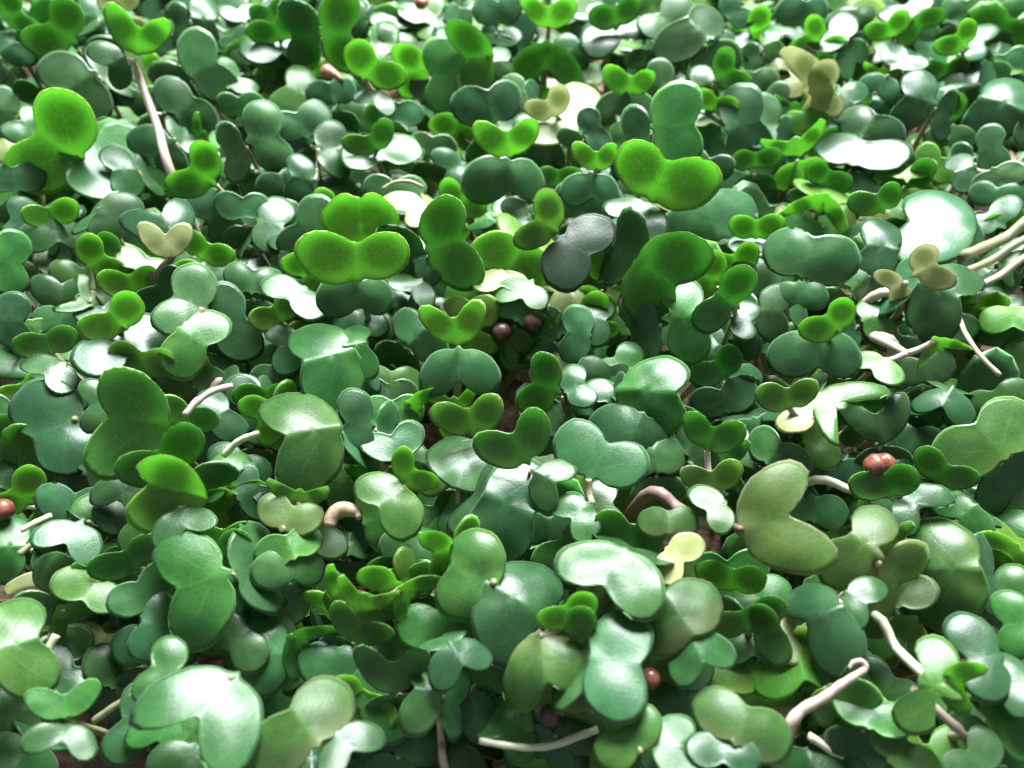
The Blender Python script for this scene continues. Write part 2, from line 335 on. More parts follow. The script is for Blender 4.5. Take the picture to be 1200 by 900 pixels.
# ------------------------------------------------------------------ the seedlings: photographed positions as directions seen from the camera
DATA = """T 0 0
4|10,150 110,110 50,20 fg||glossy round green leaf cut by the upper left edge of the picture
4|350,215 310,80 220,190 fg||tall bright green leaf with a whitish lower lobe leaning right near the upper left corner
8|640,280 565,130 730,165 fy-1;640,330 490,240 570,350 md|S 640,300 665,400 740,600 820,860 9|bright heart-shaped leaf high on a long pale pink exposed stem, upper left
5|455,335 290,325 420,470 md||dull dark oval leaf with a bluish lower lobe, left of the long pink stem
5|285,710 320,570 200,780 fy;300,750 400,690 430,850 wd||yellow-green kidney leaf paired with a white-shining leaf, upper left
4|60,910 110,830 20,830 md||medium dark green drooping two-lobed leaf above left of the wide creased leaf
3|190,640 150,550 90,610 ud||small dark green flat two-lobed leaf above left of the yellow and white pair
3|190,500 130,430 235,450 fd||
4|915,400 925,245 1015,385 md||medium dark green drooping two-lobed leaf below left of the white bar leaf
4|890,120 960,40 970,150 md||medium dark green drooping two-lobed leaf left of the white bar leaf
4|840,560 815,450 935,550 md||medium dark green drooping two-lobed leaf below right of the long pink-stemmed seedling
3|740,390 735,310 815,345 fy||
5|1090,870 965,750 880,860 fy;1100,900 970,945 1060,1075 md||bright green curved leaf arching over a dark shiny ball-like lobe, upper left
3|870,700 700,660 800,760 md||medium dark green drooping two-lobed leaf above left of the arch over the dark shiny lobe
3|640,830 555,740 600,850 ud||medium dark green flat two-lobed leaf just above the large dark matt leaf
3|1010,700 1050,660 1080,710 ug||
4|870,560 920,590 990,660 fg-0.65||
2|1180,310 1130,250 1190,250 ud||
3|570,60 520,15 595,0 fk||
3|1120,110 1085,60 1160,50 wd||
3|1100,440 1085,350 1135,390 ug||
4|-20,250 20,180 80,240 ud||small dark green flat two-lobed leaf just below the corner round leaf
3|20,620 30,470 20,560 md||medium dark green drooping two-lobed leaf left of the dull dark oval leaf
2|500,640 500,600 590,610 md||medium dark green drooping two-lobed leaf just above right of the yellow and white pair
2|700,480 590,450 650,480 md||small dark green drooping two-lobed leaf below the long pink-stemmed seedling
2|1140,560 1100,490 1150,490 mg||small green drooping two-lobed leaf just above left of the large dull olive leaf
3|1090,200 1110,250 1160,220 fg||
2|700,200 720,240 800,210 md||
3|440,100 430,30 440,120 md||
2|1110,830 1100,790 1160,800 ug||
2|700,860 640,860 700,850 mg||
2|40,720 20,690 60,680 uk||
T 0 1
4|340,220 385,70 400,240 fg||tall narrow bright green leaf with a bluish lower lobe at the top, left of centre
6|500,380 490,260 620,345 fy1.05;500,390 515,450 600,480 wd||bright yellow-green two-lobed leaf right of the brown seed husk
4|90,185 40,155 150,115 fg;95,180 30,215 185,200 wd||white-shining flat leaf with a green leaf folded behind, above left of the brown husk
2|90,300 55,365 110,360 my||small bright yellow-green drooping two-lobed leaf just below the white bar leaf
3|280,430 205,370 145,470 ug||medium green flat two-lobed leaf just left of the husk-carrying leaf
4|330,500 300,430 400,415 md||dark green leaf carrying the brown seed husk on its rim
3|240,660 270,550 155,590 md||medium dark green drooping two-lobed leaf just above right of the large dull olive leaf
4|290,760 350,640 370,750 ud;290,790 215,785 205,885 md||pair of dark green leaves below right of the large dull olive leaf
3|300,800 290,920 385,860 ud||medium dark green flat two-lobed leaf just above left of the round lobe behind the moustache
4|540,715 490,680 590,630 fg-1;560,700 500,720 660,690 wg||small cupped green heart with a bright white front rim, upper centre left
4|825,325 725,275 740,390 fy||medium bright yellow-green upright two-lobed leaf just right of the bright leaf by the husk
4|960,380 885,275 890,430 mg;910,510 885,590 985,640 fy||green leaf paired with a bright yellow-green one just left of the wide dark notched heart
5|1100,320 1010,185 1045,350 fg1.2;1110,300 1150,250 1170,320 ud||large round green leaf with a shining top edge, top centre
5|1100,600 1015,490 1165,465 md||wide dark heart leaf with a notch on top, right above the small bright butterfly leaf
3|840,570 720,530 620,520 md||medium dark green drooping two-lobed leaf just below right of the bright leaf by the husk
3|720,720 780,680 865,690 md||small dark green drooping two-lobed leaf right of the white-rimmed small cup
3|1010,790 900,750 940,820 ud||small dark green flat two-lobed leaf left of the small bright butterfly leaf
6|1180,735 1105,645 1250,625 fy-1;1185,745 1090,830 1270,830 md||small bright yellow-green butterfly leaf standing on a wide dark glossy leaf, upper centre
4|1130,130 1080,40 1180,40 md||medium dark green drooping two-lobed leaf just above the round top centre leaf
2|660,130 600,90 700,90 wd||medium white-shining two-lobed leaf above the bright leaf by the husk
2|660,220 620,160 690,185 ud||small dark green flat two-lobed leaf just above right of the bright leaf by the husk
5|-40,700 30,560 80,720 md||large dull olive leaf with a dark smooth face, above the white-shining pair at left centre
3|120,910 80,860 160,840 md||small dark green drooping two-lobed leaf just below the large dull olive leaf
3|650,970 590,890 710,890 md||medium dark green drooping two-lobed leaf just above right of the round lobe behind the moustache
2|800,110 740,60 860,70 wd||medium white-shining two-lobed leaf above left of the round top centre leaf
2|960,110 920,60 980,80 ud||
3|30,130 30,60 90,40 fg||
3|230,150 170,90 250,110 wd||
3|480,40 480,110 470,60 md||
3|1150,220 1110,160 1180,170 ud||small dark green flat two-lobed leaf just above right of the round top centre leaf
2|560,560 470,520 540,600 md||
2|600,640 560,560 640,620 fg||
2|230,330 260,360 290,340 fy||
2|760,480 790,420 830,450 md||
T 0 2
6|170,128 110,45 235,50 fy-1;165,190 75,310 245,315 fg-1||olive yellow heart above a large green two-lobed leaf on a purple stem, top centre
4|215,550 130,510 215,460 fk;240,560 320,480 190,580 wk||creamy cup-shaped seedling with a white front lip below the top purple-stemmed pair
4|510,60 425,165 580,120 wd;490,130 430,75 535,45 fg||white-shining leaf paired with a green one above the olive bow leaf
4|790,140 670,120 765,50 ud||medium dark green flat two-lobed leaf just left of the curved bluish top leaf
5|900,200 925,85 790,185 ud||curved bluish leaf with a white sheen bending down, top right of centre
5|555,440 495,375 615,385 fy-1;545,450 465,500 600,500 md||olive bow-shaped leaf sitting over a round dark bluish leaf, upper right of centre
3|745,420 690,345 650,455 md||medium dark green drooping two-lobed leaf just right of the olive bow leaf
6|660,650 770,500 780,670 mg1.25||long two-lobed leaf, upper lobe green and lower lobe shining white, upper right of centre
4|655,645 555,560 605,620 wd||
4|400,700 365,580 395,640 md||small dark green drooping two-lobed leaf just above the small yellow V leaf
6|400,800 345,730 445,730 fy-1;390,805 305,880 435,880 md||small yellow-green heart over a wide dark leaf, left of the largest bright kidney leaf
7|655,940 590,765 830,855 fy1.1;615,930 520,960 660,1040 wd||largest bright yellow-green kidney leaf over a whitish leaf, upper right of centre
4|1000,600 1080,500 1120,660 md||medium dark green drooping two-lobed leaf right of the green and white long leaf
4|960,525 920,470 990,495 fy;940,510 880,545 990,550 wk||bright yellow-green leaf paired with a white-shining one below the curved bluish top leaf
4|950,440 1040,370 1000,300 fg;960,410 900,370 920,430 md||green leaf paired with a dark green one below right of the curved bluish top leaf
3|910,850 860,765 965,790 md||
2|1130,160 1155,90 1190,180 fy||
2|1090,230 1090,190 1140,210 wd||
3|1060,130 1020,30 1070,80 md||small dark green drooping two-lobed leaf just above right of the curved bluish top leaf
3|530,700 520,640 560,680 mg||
2|420,640 450,610 470,640 mp||
3|60,560 20,470 10,420 md||
3|340,120 340,60 380,40 wd||
2|560,280 590,270 660,270 mg||
2|940,290 910,230 990,190 md||
2|1150,420 1100,380 1180,370 md||
3|1160,700 1190,520 1170,630 ud||medium dark green flat two-lobed leaf left of the white bow leaf
3|140,640 90,600 120,720 md||
2|220,860 190,830 240,830 fg||
2|300,240 260,200 320,260 md||small dark green drooping two-lobed leaf just right of the top purple-stemmed pair
2|620,60 620,20 680,10 mg||
3|1160,760 1100,750 1190,740 fg||medium green upright two-lobed leaf below right of the green and white long leaf
2|110,450 70,490 100,460 fy||
T 0 3
4|165,130 120,55 225,50 md||medium dark green drooping two-lobed leaf right of the curved bluish top leaf
4|90,105 50,145 120,150 wd||
3|200,260 220,130 165,210 fy||medium bright yellow-green upright two-lobed leaf above the pale cream folded seedling
4|300,250 355,130 280,200 wd||medium white-shining two-lobed leaf above left of the smooth dark lone leaf
5|195,430 265,350 280,485 fk;200,430 185,310 205,530 fk-0.6||pale cream folded seedling with one leaf seen edge-on, upper right
4|190,430 120,400 150,345 uk||
4|310,470 405,430 350,510 ud||medium dark green flat two-lobed leaf just right of the pale cream folded seedling
4|450,650 545,605 420,555 ud||medium dark green flat two-lobed leaf just above the white bow leaf
4|435,770 340,690 530,725 wd||white-shining bow-shaped leaf below the pale cream folded seedling
5|775,540 715,395 665,525 md||smooth dark green two-lobed leaf standing alone, right of the pale cream folded seedling
4|610,345 590,255 680,295 wd||medium white-shining two-lobed leaf just below the thin-edged cup
4|570,190 520,140 600,105 fy;570,190 660,150 750,80 fg||yellow-green cupped seedling with thin upturned leaf edges, top right
4|650,70 600,60 710,20 wd||medium white-shining two-lobed leaf just above the thin-edged cup
5|900,295 855,210 930,150 fy;920,250 1000,150 950,230 wd||round bright green leaf with a white-shining partner, top right
3|860,360 815,325 850,320 fg||small green upright two-lobed leaf just below left of the round bright top right leaf
3|1000,380 1005,290 1065,330 mg||
6|1210,560 1130,425 1050,540 ud1.6||large bluish leaf with a broad white sheen at the upper right edge
3|970,440 890,360 915,500 md||medium dark green drooping two-lobed leaf just left of the large sheeny edge leaf
3|860,580 800,520 840,510 fg||
4|850,580 800,645 905,655 md||medium dark green drooping two-lobed leaf below right of the smooth dark lone leaf
4|1000,800 1045,650 1060,740 md||medium dark green drooping two-lobed leaf just below the large sheeny edge leaf
4|985,820 1040,850 1110,820 ud;980,830 900,760 930,830 ud||pair of dark green leaves above right of the glaring white leaf
4|640,870 615,790 705,790 wy||
3|670,900 640,840 690,820 fg||small green upright two-lobed leaf above left of the glaring white leaf
2|780,830 760,740 820,790 my||small bright yellow-green drooping two-lobed leaf above the glaring white leaf
3|280,880 250,815 300,840 fg||small green upright two-lobed leaf just below left of the white bow leaf
3|20,530 45,450 50,520 ud||
3|150,530 105,490 150,490 fg-0.65||
3|170,600 130,570 195,560 my||small bright yellow-green drooping two-lobed leaf just below left of the pale cream folded seedling
4|130,700 60,685 200,640 fy-0.6||medium bright yellow-green upright two-lobed leaf left of the white bow leaf
3|1080,130 1050,50 1130,40 mg||small green drooping two-lobed leaf just above right of the round bright top right leaf
3|930,90 880,30 960,30 md||small dark green drooping two-lobed leaf just above the round bright top right leaf
3|1100,340 1150,280 1090,300 md||
2|1070,200 1060,240 1100,240 ud||
2|50,320 20,300 70,290 uk||
2|410,330 370,260 400,310 md||
3|320,600 330,640 390,650 fg||
3|420,120 380,70 440,60 ud||small dark green flat two-lobed leaf just left of the thin-edged cup
2|530,480 540,450 520,500 md||
2|330,850 340,850 400,850 md||
2|500,800 430,780 500,800 fg||
2|1190,640 1150,560 1190,600 fg||
3|20,230 10,170 30,230 ug||small green flat two-lobed leaf above left of the pale cream folded seedling
2|490,350 560,330 520,330 fy-0.65||
3|800,470 830,450 860,420 ud-0.6||
2|1190,150 1170,90 1190,160 mg||
T 1 0
5|-40,360 55,260 40,400 mg||very large smooth green leaf cut by the left edge above centre
4|-40,640 60,550 70,660 md||medium dark green drooping two-lobed leaf just above left of the overlapping left trio
4|265,130 190,200 340,200 ud;270,150 200,110 280,95 fy||wide bluish leaf with a creased crown, left side, below the yellow and white pair
3|140,200 110,110 100,170 md||small dark green drooping two-lobed leaf just left of the wide creased leaf
5|440,90 570,70 490,180 md||large dark matt leaf left of the cream cup in a blue leaf
7|745,310 680,150 850,110 ud-1.15;760,330 720,220 835,225 mk-1.15|S 760,330 745,390 725,450 12|pale cream cupped leaf sitting inside a bluish notched leaf, on a dark purple stem
4|450,400 440,290 490,340 fy;440,410 400,460 345,530 ug-0.65||bright yellow-green leaf paired with a green one just left of the curled bright leaf
4|610,490 555,420 660,400 fy;680,370 640,320 700,345 wg||curled bright green leaf under a small white hood, left side above the white lobes
6|570,660 470,635 600,545 fy;570,680 460,760 655,650 wd||yellow-green crest behind a big white-shining two-lobed leaf, left of centre
3|550,580 470,570 525,555 wd||
6|230,740 150,720 290,690 fg;300,790 185,800 290,880 wd||three overlapping rounded leaves with a bright back rim, at the left edge above centre
6|910,530 920,435 840,585 ud;890,640 965,625 850,755 mg||stack of four rounded bluish lobes like a clover, left of centre
4|760,550 800,420 720,500 fd||medium dark green upright two-lobed leaf just below right of the curled bright leaf
4|1000,660 1040,540 1115,690 md||medium dark green drooping two-lobed leaf just right of the clover stack
4|1200,480 1145,390 1230,400 md||small dark green drooping two-lobed leaf just above left of the white pair by the moustache
3|1080,340 1000,345 1050,390 up||
4|930,310 930,240 1010,280 fy||medium bright yellow-green upright two-lobed leaf below the arch over the dark shiny lobe
3|960,900 930,830 960,860 mp||small purple-tinged drooping two-lobed leaf just above the arching pink stem
2|250,560 250,460 330,470 md||small dark green drooping two-lobed leaf below right of the large left edge leaf
2|280,640 250,600 320,610 md||small dark green drooping two-lobed leaf just above the overlapping left trio
2|200,350 215,320 230,340 up-0.65||
4|1140,130 1090,60 1180,60 md||medium dark green drooping two-lobed leaf just right of the arch over the dark shiny lobe
3|900,370 880,320 930,340 ud||
3|560,380 530,290 550,320 fg||
3|740,940 690,790 640,780 fp||small purple-tinged upright two-lobed leaf just below right of the crest over white lobes
2|190,620 150,670 200,640 mg-0.65||
2|380,430 350,390 400,400 mg||small green drooping two-lobed leaf below right of the wide creased leaf
2|480,520 500,490 520,480 ud||
3|1090,900 1070,870 1110,890 ud||
2|1050,860 1020,820 1090,810 md||
2|950,740 930,730 990,750 md||
4|330,740 310,760 370,850 up-0.65||
T 1 1
7|470,395 330,310 605,300 fy1.0;475,400 380,490 575,490 md||bright green moustache-shaped leaf above a wide bluish leaf, left of centre
5|490,235 455,140 525,140 fy2.2||round bright green single lobe standing just behind the bright moustache leaf
4|20,150 90,85 60,200 ud||medium dark green flat two-lobed leaf below right of the arch over the dark shiny lobe
4|350,210 285,120 200,235 md||medium dark green drooping two-lobed leaf left of the round lobe behind the moustache
3|385,140 350,70 390,100 fy||
5|220,430 115,440 245,525 wd||white-shining two-lobed leaf lower left of the bright moustache leaf
3|180,580 55,585 130,540 fy||small bright yellow-green upright two-lobed leaf just below left of the white pair by the moustache
4|300,420 220,350 275,410 fy||
6|800,265 880,140 945,330 fg1.1||big smooth green two-lobed leaf standing right of the bright moustache leaf
4|810,30 690,40 760,110 wk||medium white-shining two-lobed leaf right of the round lobe behind the moustache
5|780,410 780,280 800,350 md;790,410 700,430 775,470 wd||dark green leaf paired with a white-shining one right of the bright moustache leaf
4|790,420 850,390 860,450 mg||
3|740,250 680,190 740,230 ud||
5|1240,260 1130,265 1300,345 fy||large bright yellow-green upright two-lobed leaf just below left of the dark purplish leaf
3|1020,530 950,460 1110,490 my||
3|1000,590 940,560 1060,560 my||medium bright yellow-green drooping two-lobed leaf just above the central small heart
4|1150,370 1110,420 1190,420 wk||small white-shining two-lobed leaf below right of the big smooth green leaf
7|945,715 850,615 1010,605 fy-1;945,720 850,835 1050,830 md||small bright yellow-green heart over a broad dark two-lobed leaf, exact middle of the picture
4|690,700 720,620 815,710 md||medium dark green drooping two-lobed leaf just left of the central small heart
6|425,770 305,690 370,855 ug1.35||large green two-lobed leaf with powdery sheen left of the central small heart
6|430,720 470,650 495,790 ug0.85||medium green flat two-lobed leaf just right of the large powdery leaf
3|220,690 125,680 150,760 ud||small dark green flat two-lobed leaf just left of the large powdery leaf
3|490,550 440,600 535,610 ud||
3|250,560 310,570 380,590 wd||
3|640,930 600,880 670,885 mg||small green drooping two-lobed leaf above right of the slim figure-eight leaf
2|40,420 30,360 80,390 wd||
2|30,740 10,660 40,680 wk||
2|560,640 590,650 570,700 mg||
2|690,880 720,780 740,800 ug||
2|100,910 50,880 160,850 md||medium dark green drooping two-lobed leaf above left of the large figure-eight leaf
3|190,340 140,240 170,310 ud||
2|420,10 360,20 450,20 md||
3|980,60 920,10 1010,70 fy||medium bright yellow-green upright two-lobed leaf just above the big smooth green leaf
2|1160,130 1170,90 1180,110 wd||
2|180,180 160,120 170,190 md||
3|860,550 830,560 870,520 ud||
2|600,500 640,440 690,460 mg||
2|900,560 870,510 900,520 md-0.65||
2|1080,180 1070,130 1100,100 ug-0.65||
2|700,580 680,520 690,560 md||
T 1 2
7|222,182 180,70 95,210 fp;240,192 385,185 250,350 nb0.95||dark purplish glossy two-lobed leaf with an olive upper leaf, right of centre
7|600,310 770,290 630,490 fg1.2||very large matt olive-green kidney leaf right of the dark purplish leaf
5|740,610 795,480 825,695 mg0.8||large green drooping two-lobed leaf just below right of the large matt kidney leaf
6|1035,555 1060,425 935,575 fg0.9;1040,560 1090,560 1080,630 wd||smooth green two-lobed leaf with a pale rim, right of the large matt kidney leaf
4|1210,470 1160,380 1190,560 md||large dark green drooping two-lobed leaf just above right of the pale-rimmed heart
4|1140,210 1115,165 1175,165 fy;1140,210 1100,245 1175,255 wd||bright yellow-green leaf paired with a white-shining one above left of the large notched blue leaf
4|580,330 520,280 590,270 fy||
4|430,440 430,360 490,390 fy||
4|350,690 405,545 390,640 ud;350,700 310,630 300,700 md||small grey-green seedling with an upright shiny leaf, right of the brown seeds
3|330,640 320,580 350,560 fy||
3|230,690 190,600 265,600 md||
5|235,940 160,835 110,970 fg;245,920 290,890 310,930 ud||green leaf paired with a dark green one below left of the small upright grey seedling
5|530,960 660,870 640,1000 mg1.7||large rounded green leaf with its front lobe drooping, right of the central small heart
3|490,890 550,770 470,840 ug||medium green flat two-lobed leaf just above left of the drooping round leaf
3|980,860 1015,790 920,850 fg||medium green upright two-lobed leaf below the pale-rimmed heart
2|1050,950 990,880 1090,870 md||
4|40,380 20,460 95,490 wg||small white-shining two-lobed leaf just above the dark brown round seed
3|310,570 250,515 330,490 uk||
3|950,230 830,150 1020,80 md||large dark green drooping two-lobed leaf right of the largest bright kidney leaf
3|890,500 900,430 940,360 fy||
2|500,150 520,170 580,150 md-0.65||
3|60,130 20,90 40,150 ud||
3|180,480 130,500 210,480 uk||
2|700,720 640,670 720,650 md||
2|640,700 570,620 630,640 mg||
2|250,860 210,760 250,790 uk||
3|990,420 1010,330 1070,310 fy||
3|440,920 430,860 470,870 md||small dark green drooping two-lobed leaf just left of the drooping round leaf
2|1000,690 940,670 1000,680 ud||
3|1080,560 1040,640 1080,680 md||
2|930,800 920,730 960,760 md||
2|170,730 140,700 150,650 fg-0.65||
3|380,120 280,40 420,50 md||
2|30,660 20,620 40,640 md||small dark green drooping two-lobed leaf just left of the dark brown round seed
3|40,600 10,540 60,560 md||small dark green drooping two-lobed leaf just above left of the dark brown round seed
T 1 3
6|150,395 95,270 290,315 md1.1;140,410 90,480 195,480 md||large bluish-green notched leaf with a smooth face, right of the pale-rimmed heart
5|590,260 540,185 510,330 ud||small bluish figure-eight leaf with two round lobes, right of the large notched blue leaf
4|660,170 590,60 625,130 ug0.8||
6|910,170 810,90 770,215 wd1.6||large leaf glaring pure white in the window light, right side
4|1060,200 1000,150 1110,80 ud||medium dark green flat two-lobed leaf just above the thick pale leaning stem
6|670,420 740,320 780,380 fk|S 670,430 600,470 440,535 11|small pinched pale leaf on a leaning pinkish stem, right side
6|700,450 880,395 780,545 ud1.2||big rounded bluish leaf with a soft shine, below the glaring white leaf
7|300,690 350,555 225,645 fy;300,690 115,745 350,750 md||bright green two-lobed leaf in front of a large dark two-lobed leaf, right of centre
6|560,800 480,790 550,830 wg;680,780 770,755 850,725 fy-0.5|S 430,610 500,680 590,770 13|sideways seedling with a pink stem and a long bright green leaf pointing right
3|440,610 500,560 520,610 ug||small green flat two-lobed leaf right of the bright lobes on dark
3|690,580 650,560 635,650 ug-0.65||
4|1200,490 1040,480 1120,510 wd||
4|1040,560 1100,590 1200,590 uy||medium bright yellow-green flat two-lobed leaf right of the soft-shine round leaf
4|1070,430 1120,370 1180,290 ug-0.65||medium green flat two-lobed leaf just below right of the thick pale leaning stem
3|960,420 1000,395 1070,400 ug||small green flat two-lobed leaf just below the thick pale leaning stem
4|1200,190 1125,150 1185,140 fy||
4|1080,50 1030,10 1110,20 md||small dark green drooping two-lobed leaf above right of the glaring white leaf
4|520,110 470,50 560,20 fg||medium green upright two-lobed leaf just above the figure-eight leaf
4|240,40 170,60 310,100 fy-0.6||medium bright yellow-green upright two-lobed leaf above the large notched blue leaf
3|430,500 420,410 450,440 md||small dark green drooping two-lobed leaf just below left of the figure-eight leaf
3|310,380 290,420 340,400 my||
4|-10,640 30,520 20,600 md||small dark green drooping two-lobed leaf just right of the pale-rimmed heart
3|900,560 870,640 800,680 md||small dark green drooping two-lobed leaf just below the soft-shine round leaf
3|20,420 20,370 70,410 fg||
3|690,330 650,390 690,370 fg||
3|590,330 620,300 640,350 md||
2|420,280 430,270 470,230 mg||
3|1010,540 1000,600 1040,540 fy||small bright yellow-green upright two-lobed leaf just below right of the soft-shine round leaf
2|1100,740 1080,660 1140,680 md||small dark green drooping two-lobed leaf right of the sideways pink-stemmed seedling
2|530,720 620,720 570,690 md||small dark green drooping two-lobed leaf just above left of the sideways pink-stemmed seedling
3|740,900 700,830 760,820 md||small dark green drooping two-lobed leaf just below right of the sideways pink-stemmed seedling
4|1200,260 1170,240 1220,250 wd||
2|870,290 850,290 900,310 ug||
2|160,160 130,150 170,170 mg||
3|700,60 620,90 660,110 md||
2|1190,820 1190,780 1210,830 mg||small green drooping two-lobed leaf above right of the slanting bow-tie leaf
2|560,470 510,460 570,440 ud||
T 2 0
7|765,190 620,60 590,280 fg1.35;560,120 450,70 450,120 ud||big olive-green two-lobed leaf with a purple base, left of centre
7|900,370 865,265 665,400 fg1.05||bright green two-lobed leaf dipping left, just below right of the big olive left leaf
7|930,500 815,450 790,540 fy1.8;920,530 935,630 780,680 wd||yellow-green round lobe over a white-shining leaf, left of centre, lower half
5|690,520 520,490 640,520 ud||medium dark green flat two-lobed leaf below left of the dipping bright leaf
4|340,660 280,545 420,560 md||medium dark green drooping two-lobed leaf just above the mirror-white oval
5|440,640 270,700 385,740 wd||small leaf with a mirror-white oval lobe, left side below centre
5|400,190 205,110 310,290 md1.15;180,220 120,270 150,330 fg||dark two-lobed leaf with a green lobe behind, left side, beside the big olive left leaf
4|180,540 95,490 50,530 fy|S 180,540 110,570 40,610 9|yellow-green lobe on a pale stem at the left edge beside a red seed
4|110,740 45,710 30,820 mg|S 220,660 130,710 70,760 9|medium green drooping two-lobed leaf just below the red edge seed
3|120,690 60,660 90,690 ud||
4|950,480 1045,380 1000,440 ug;950,510 1050,500 1130,510 fy||
4|980,200 1000,90 1070,190 ud|S 1200,210 1080,240 1000,260 10|medium dark green flat two-lobed leaf just right of the arching pink stem
5|740,600 695,625 660,680 mg||small green drooping two-lobed leaf just below left of the round lobe over white
7|1090,920 865,800 935,1080 mg1.05||very large smooth green leaf with a broad lower lobe hanging down, lower left
3|1080,780 1000,725 1085,715 fy||
4|640,870 555,840 650,790 fg||medium green upright two-lobed leaf right of the mirror-white oval
4|340,940 300,880 365,880 mg||small green drooping two-lobed leaf just below the mirror-white oval
4|1120,890 1140,790 1180,830 fg||
5|880,180 830,130 920,160 fg|S 870,170 900,110 980,40 1080,5 10|pale pink arching stem ending in a small green leaf, left of centre
3|20,210 20,130 80,150 md||
3|40,330 20,240 40,290 fg||small green upright two-lobed leaf just left of the dark left pair
3|20,460 0,420 40,430 ug||
3|450,920 450,830 460,870 ug||
3|580,760 530,740 590,740 md||
4|640,770 570,620 640,620 ud||small dark green flat two-lobed leaf just left of the round lobe over white
3|700,720 640,760 680,790 fg||
4|430,690 440,650 460,680 ug||small green flat two-lobed leaf just above right of the mirror-white oval
2|200,420 180,400 220,380 md-0.65||
4|470,430 440,360 480,420 ud||small dark green flat two-lobed leaf below the big olive left leaf
3|1060,560 1050,590 1060,630 fy||
3|1140,430 1100,370 1140,390 md||small dark green drooping two-lobed leaf above left of the pink-rimmed leaf
3|1190,560 1160,480 1190,520 md||small dark green drooping two-lobed leaf just left of the pink-rimmed leaf
2|980,830 1010,790 1080,790 md||
4|230,10 230,30 300,40 ud||
2|140,60 100,40 140,20 fy||
2|740,740 730,700 760,720 wd||
3|1190,100 1160,60 1190,110 md||small dark green drooping two-lobed leaf below right of the clover stack
T 2 1
7|390,200 205,110 265,345 ug1.2||large fresh green figure-eight leaf with a visible midrib, left of the picture centre
4|100,170 25,140 50,180 fy||small bright yellow-green upright two-lobed leaf just left of the large figure-eight leaf
6|520,190 475,105 470,275 md0.9||slim green figure-eight leaf right of the large figure-eight leaf
5|640,360 580,290 710,250 ud||medium dark green flat two-lobed leaf just below right of the slim figure-eight leaf
4|640,180 590,130 690,130 mg;700,140 780,80 750,140 fy-0.6||green leaf paired with a bright yellow-green one right of the slim figure-eight leaf
5|1020,245 920,150 1075,130 fp||dark olive leaf tucked under the broad leaf of the central small heart
5|1060,450 930,340 1050,370 wd1.9;1050,480 1000,570 960,620 md1.6||round leaf with a powdery white sheen, below the tucked olive leaf
7|1290,370 1130,310 1310,215 fg;1290,370 1400,410 1350,490 ud||green two-lobed leaf with its right lobe raised, below right of the central small heart
7|690,500 570,470 695,600 ug1.2;690,450 690,370 770,450 fy-1||green leaf with two tiny yellow-green leaflets standing at its centre
6|180,710 90,590 215,630 up;180,540 130,500 280,520 fp-0.65|S 130,490 130,440 135,390 11|greyish purple-tinged leaf with a wavy pink rim, lower left of centre
6|215,810 90,780 220,730 ug;210,800 90,860 250,850 md||curled cup of green leaves with a bright rim, below the pink-rimmed leaf
3|440,540 360,460 400,510 mg||small green drooping two-lobed leaf just above the shrivelled curled seed coat
4|760,690 680,760 790,800 md||medium dark green drooping two-lobed leaf just left of the pinkish-rimmed yellow lobe
6|960,840 860,760 880,820 fy||yellow-green lobe with a pinkish rim facing up, just below the centre of the picture
6|1110,580 1230,470 1140,670 md1.3||large dark green drooping two-lobed leaf just below right of the powdery round leaf
3|770,670 820,630 890,600 mg||small green drooping two-lobed leaf just above the pinkish-rimmed yellow lobe
4|700,920 640,880 720,890 fg||
3|20,560 20,480 60,500 ud-0.65||
3|300,760 300,640 330,720 up||small purple-tinged flat two-lobed leaf just below left of the shrivelled curled seed coat
3|80,100 30,60 70,60 fg||
3|540,690 560,600 580,660 mg||small green drooping two-lobed leaf just right of the shrivelled curled seed coat
2|700,120 570,40 670,50 md||
3|450,420 470,390 430,400 fg-0.65||
3|350,100 400,100 360,60 md||
3|980,720 950,670 1000,650 mg||
2|460,800 400,740 470,740 ud||small dark green flat two-lobed leaf just below the shrivelled curled seed coat
2|750,480 760,370 800,420 up||
3|910,80 900,80 960,70 fy-0.65||
2|60,260 40,220 80,230 md||
T 2 2
7|390,480 300,290 525,385 md;385,470 270,570 340,650 ud||pair of big oval bluish-green lobes tilted apart, right of centre
5|610,150 480,180 670,270 md||large dark green drooping two-lobed leaf just below the drooping round leaf
4|700,90 770,150 740,120 md||
2|980,140 930,90 1060,50 md||medium dark green drooping two-lobed leaf above the pink-edged cup
5|960,360 890,210 990,240 fg;940,500 880,440 1000,420 fp-1||cup-shaped seedling with a pink-edged front leaf and a brown speck, right of centre
4|900,330 820,250 890,300 md||small dark green drooping two-lobed leaf just above left of the pink-edged cup
2|800,540 750,480 850,430 mg||
8|990,650 1200,505 1290,770 mp-1.25;1010,620 930,550 965,600 wg|S 980,650 870,650 770,580 620,530 17|largest olive and pinkish two-lobed leaf on a thick purple stem, right of centre
7|840,670 690,640 780,640 up;850,700 800,780 750,840 uk||pinkish white domed leaf with a pale lobe below, left of the thick purple stem
5|560,790 470,660 640,720 fg||large green upright two-lobed leaf just left of the pinkish dome
8|560,790 350,820 590,930 wd1.2||broad leaf with a brilliant white right lobe, lower right of centre
3|1060,330 1070,270 1100,300 ud||
3|1180,400 1150,330 1200,320 md||
4|1040,420 1050,360 1050,410 fg-0.65||
4|330,720 380,710 450,710 fg||
3|130,740 130,680 220,680 md||medium dark green drooping two-lobed leaf below left of the tilted oval lobes
4|220,870 240,780 270,760 fg||
4|290,20 260,20 310,50 ud||
3|230,200 220,160 250,170 md||
4|520,30 450,40 490,60 ug||
3|1100,200 1120,230 1190,210 md||small dark green drooping two-lobed leaf just below left of the creamy purple-edged seedling
2|1130,400 1100,400 1150,400 fg||
4|1000,930 980,880 1060,880 mg||
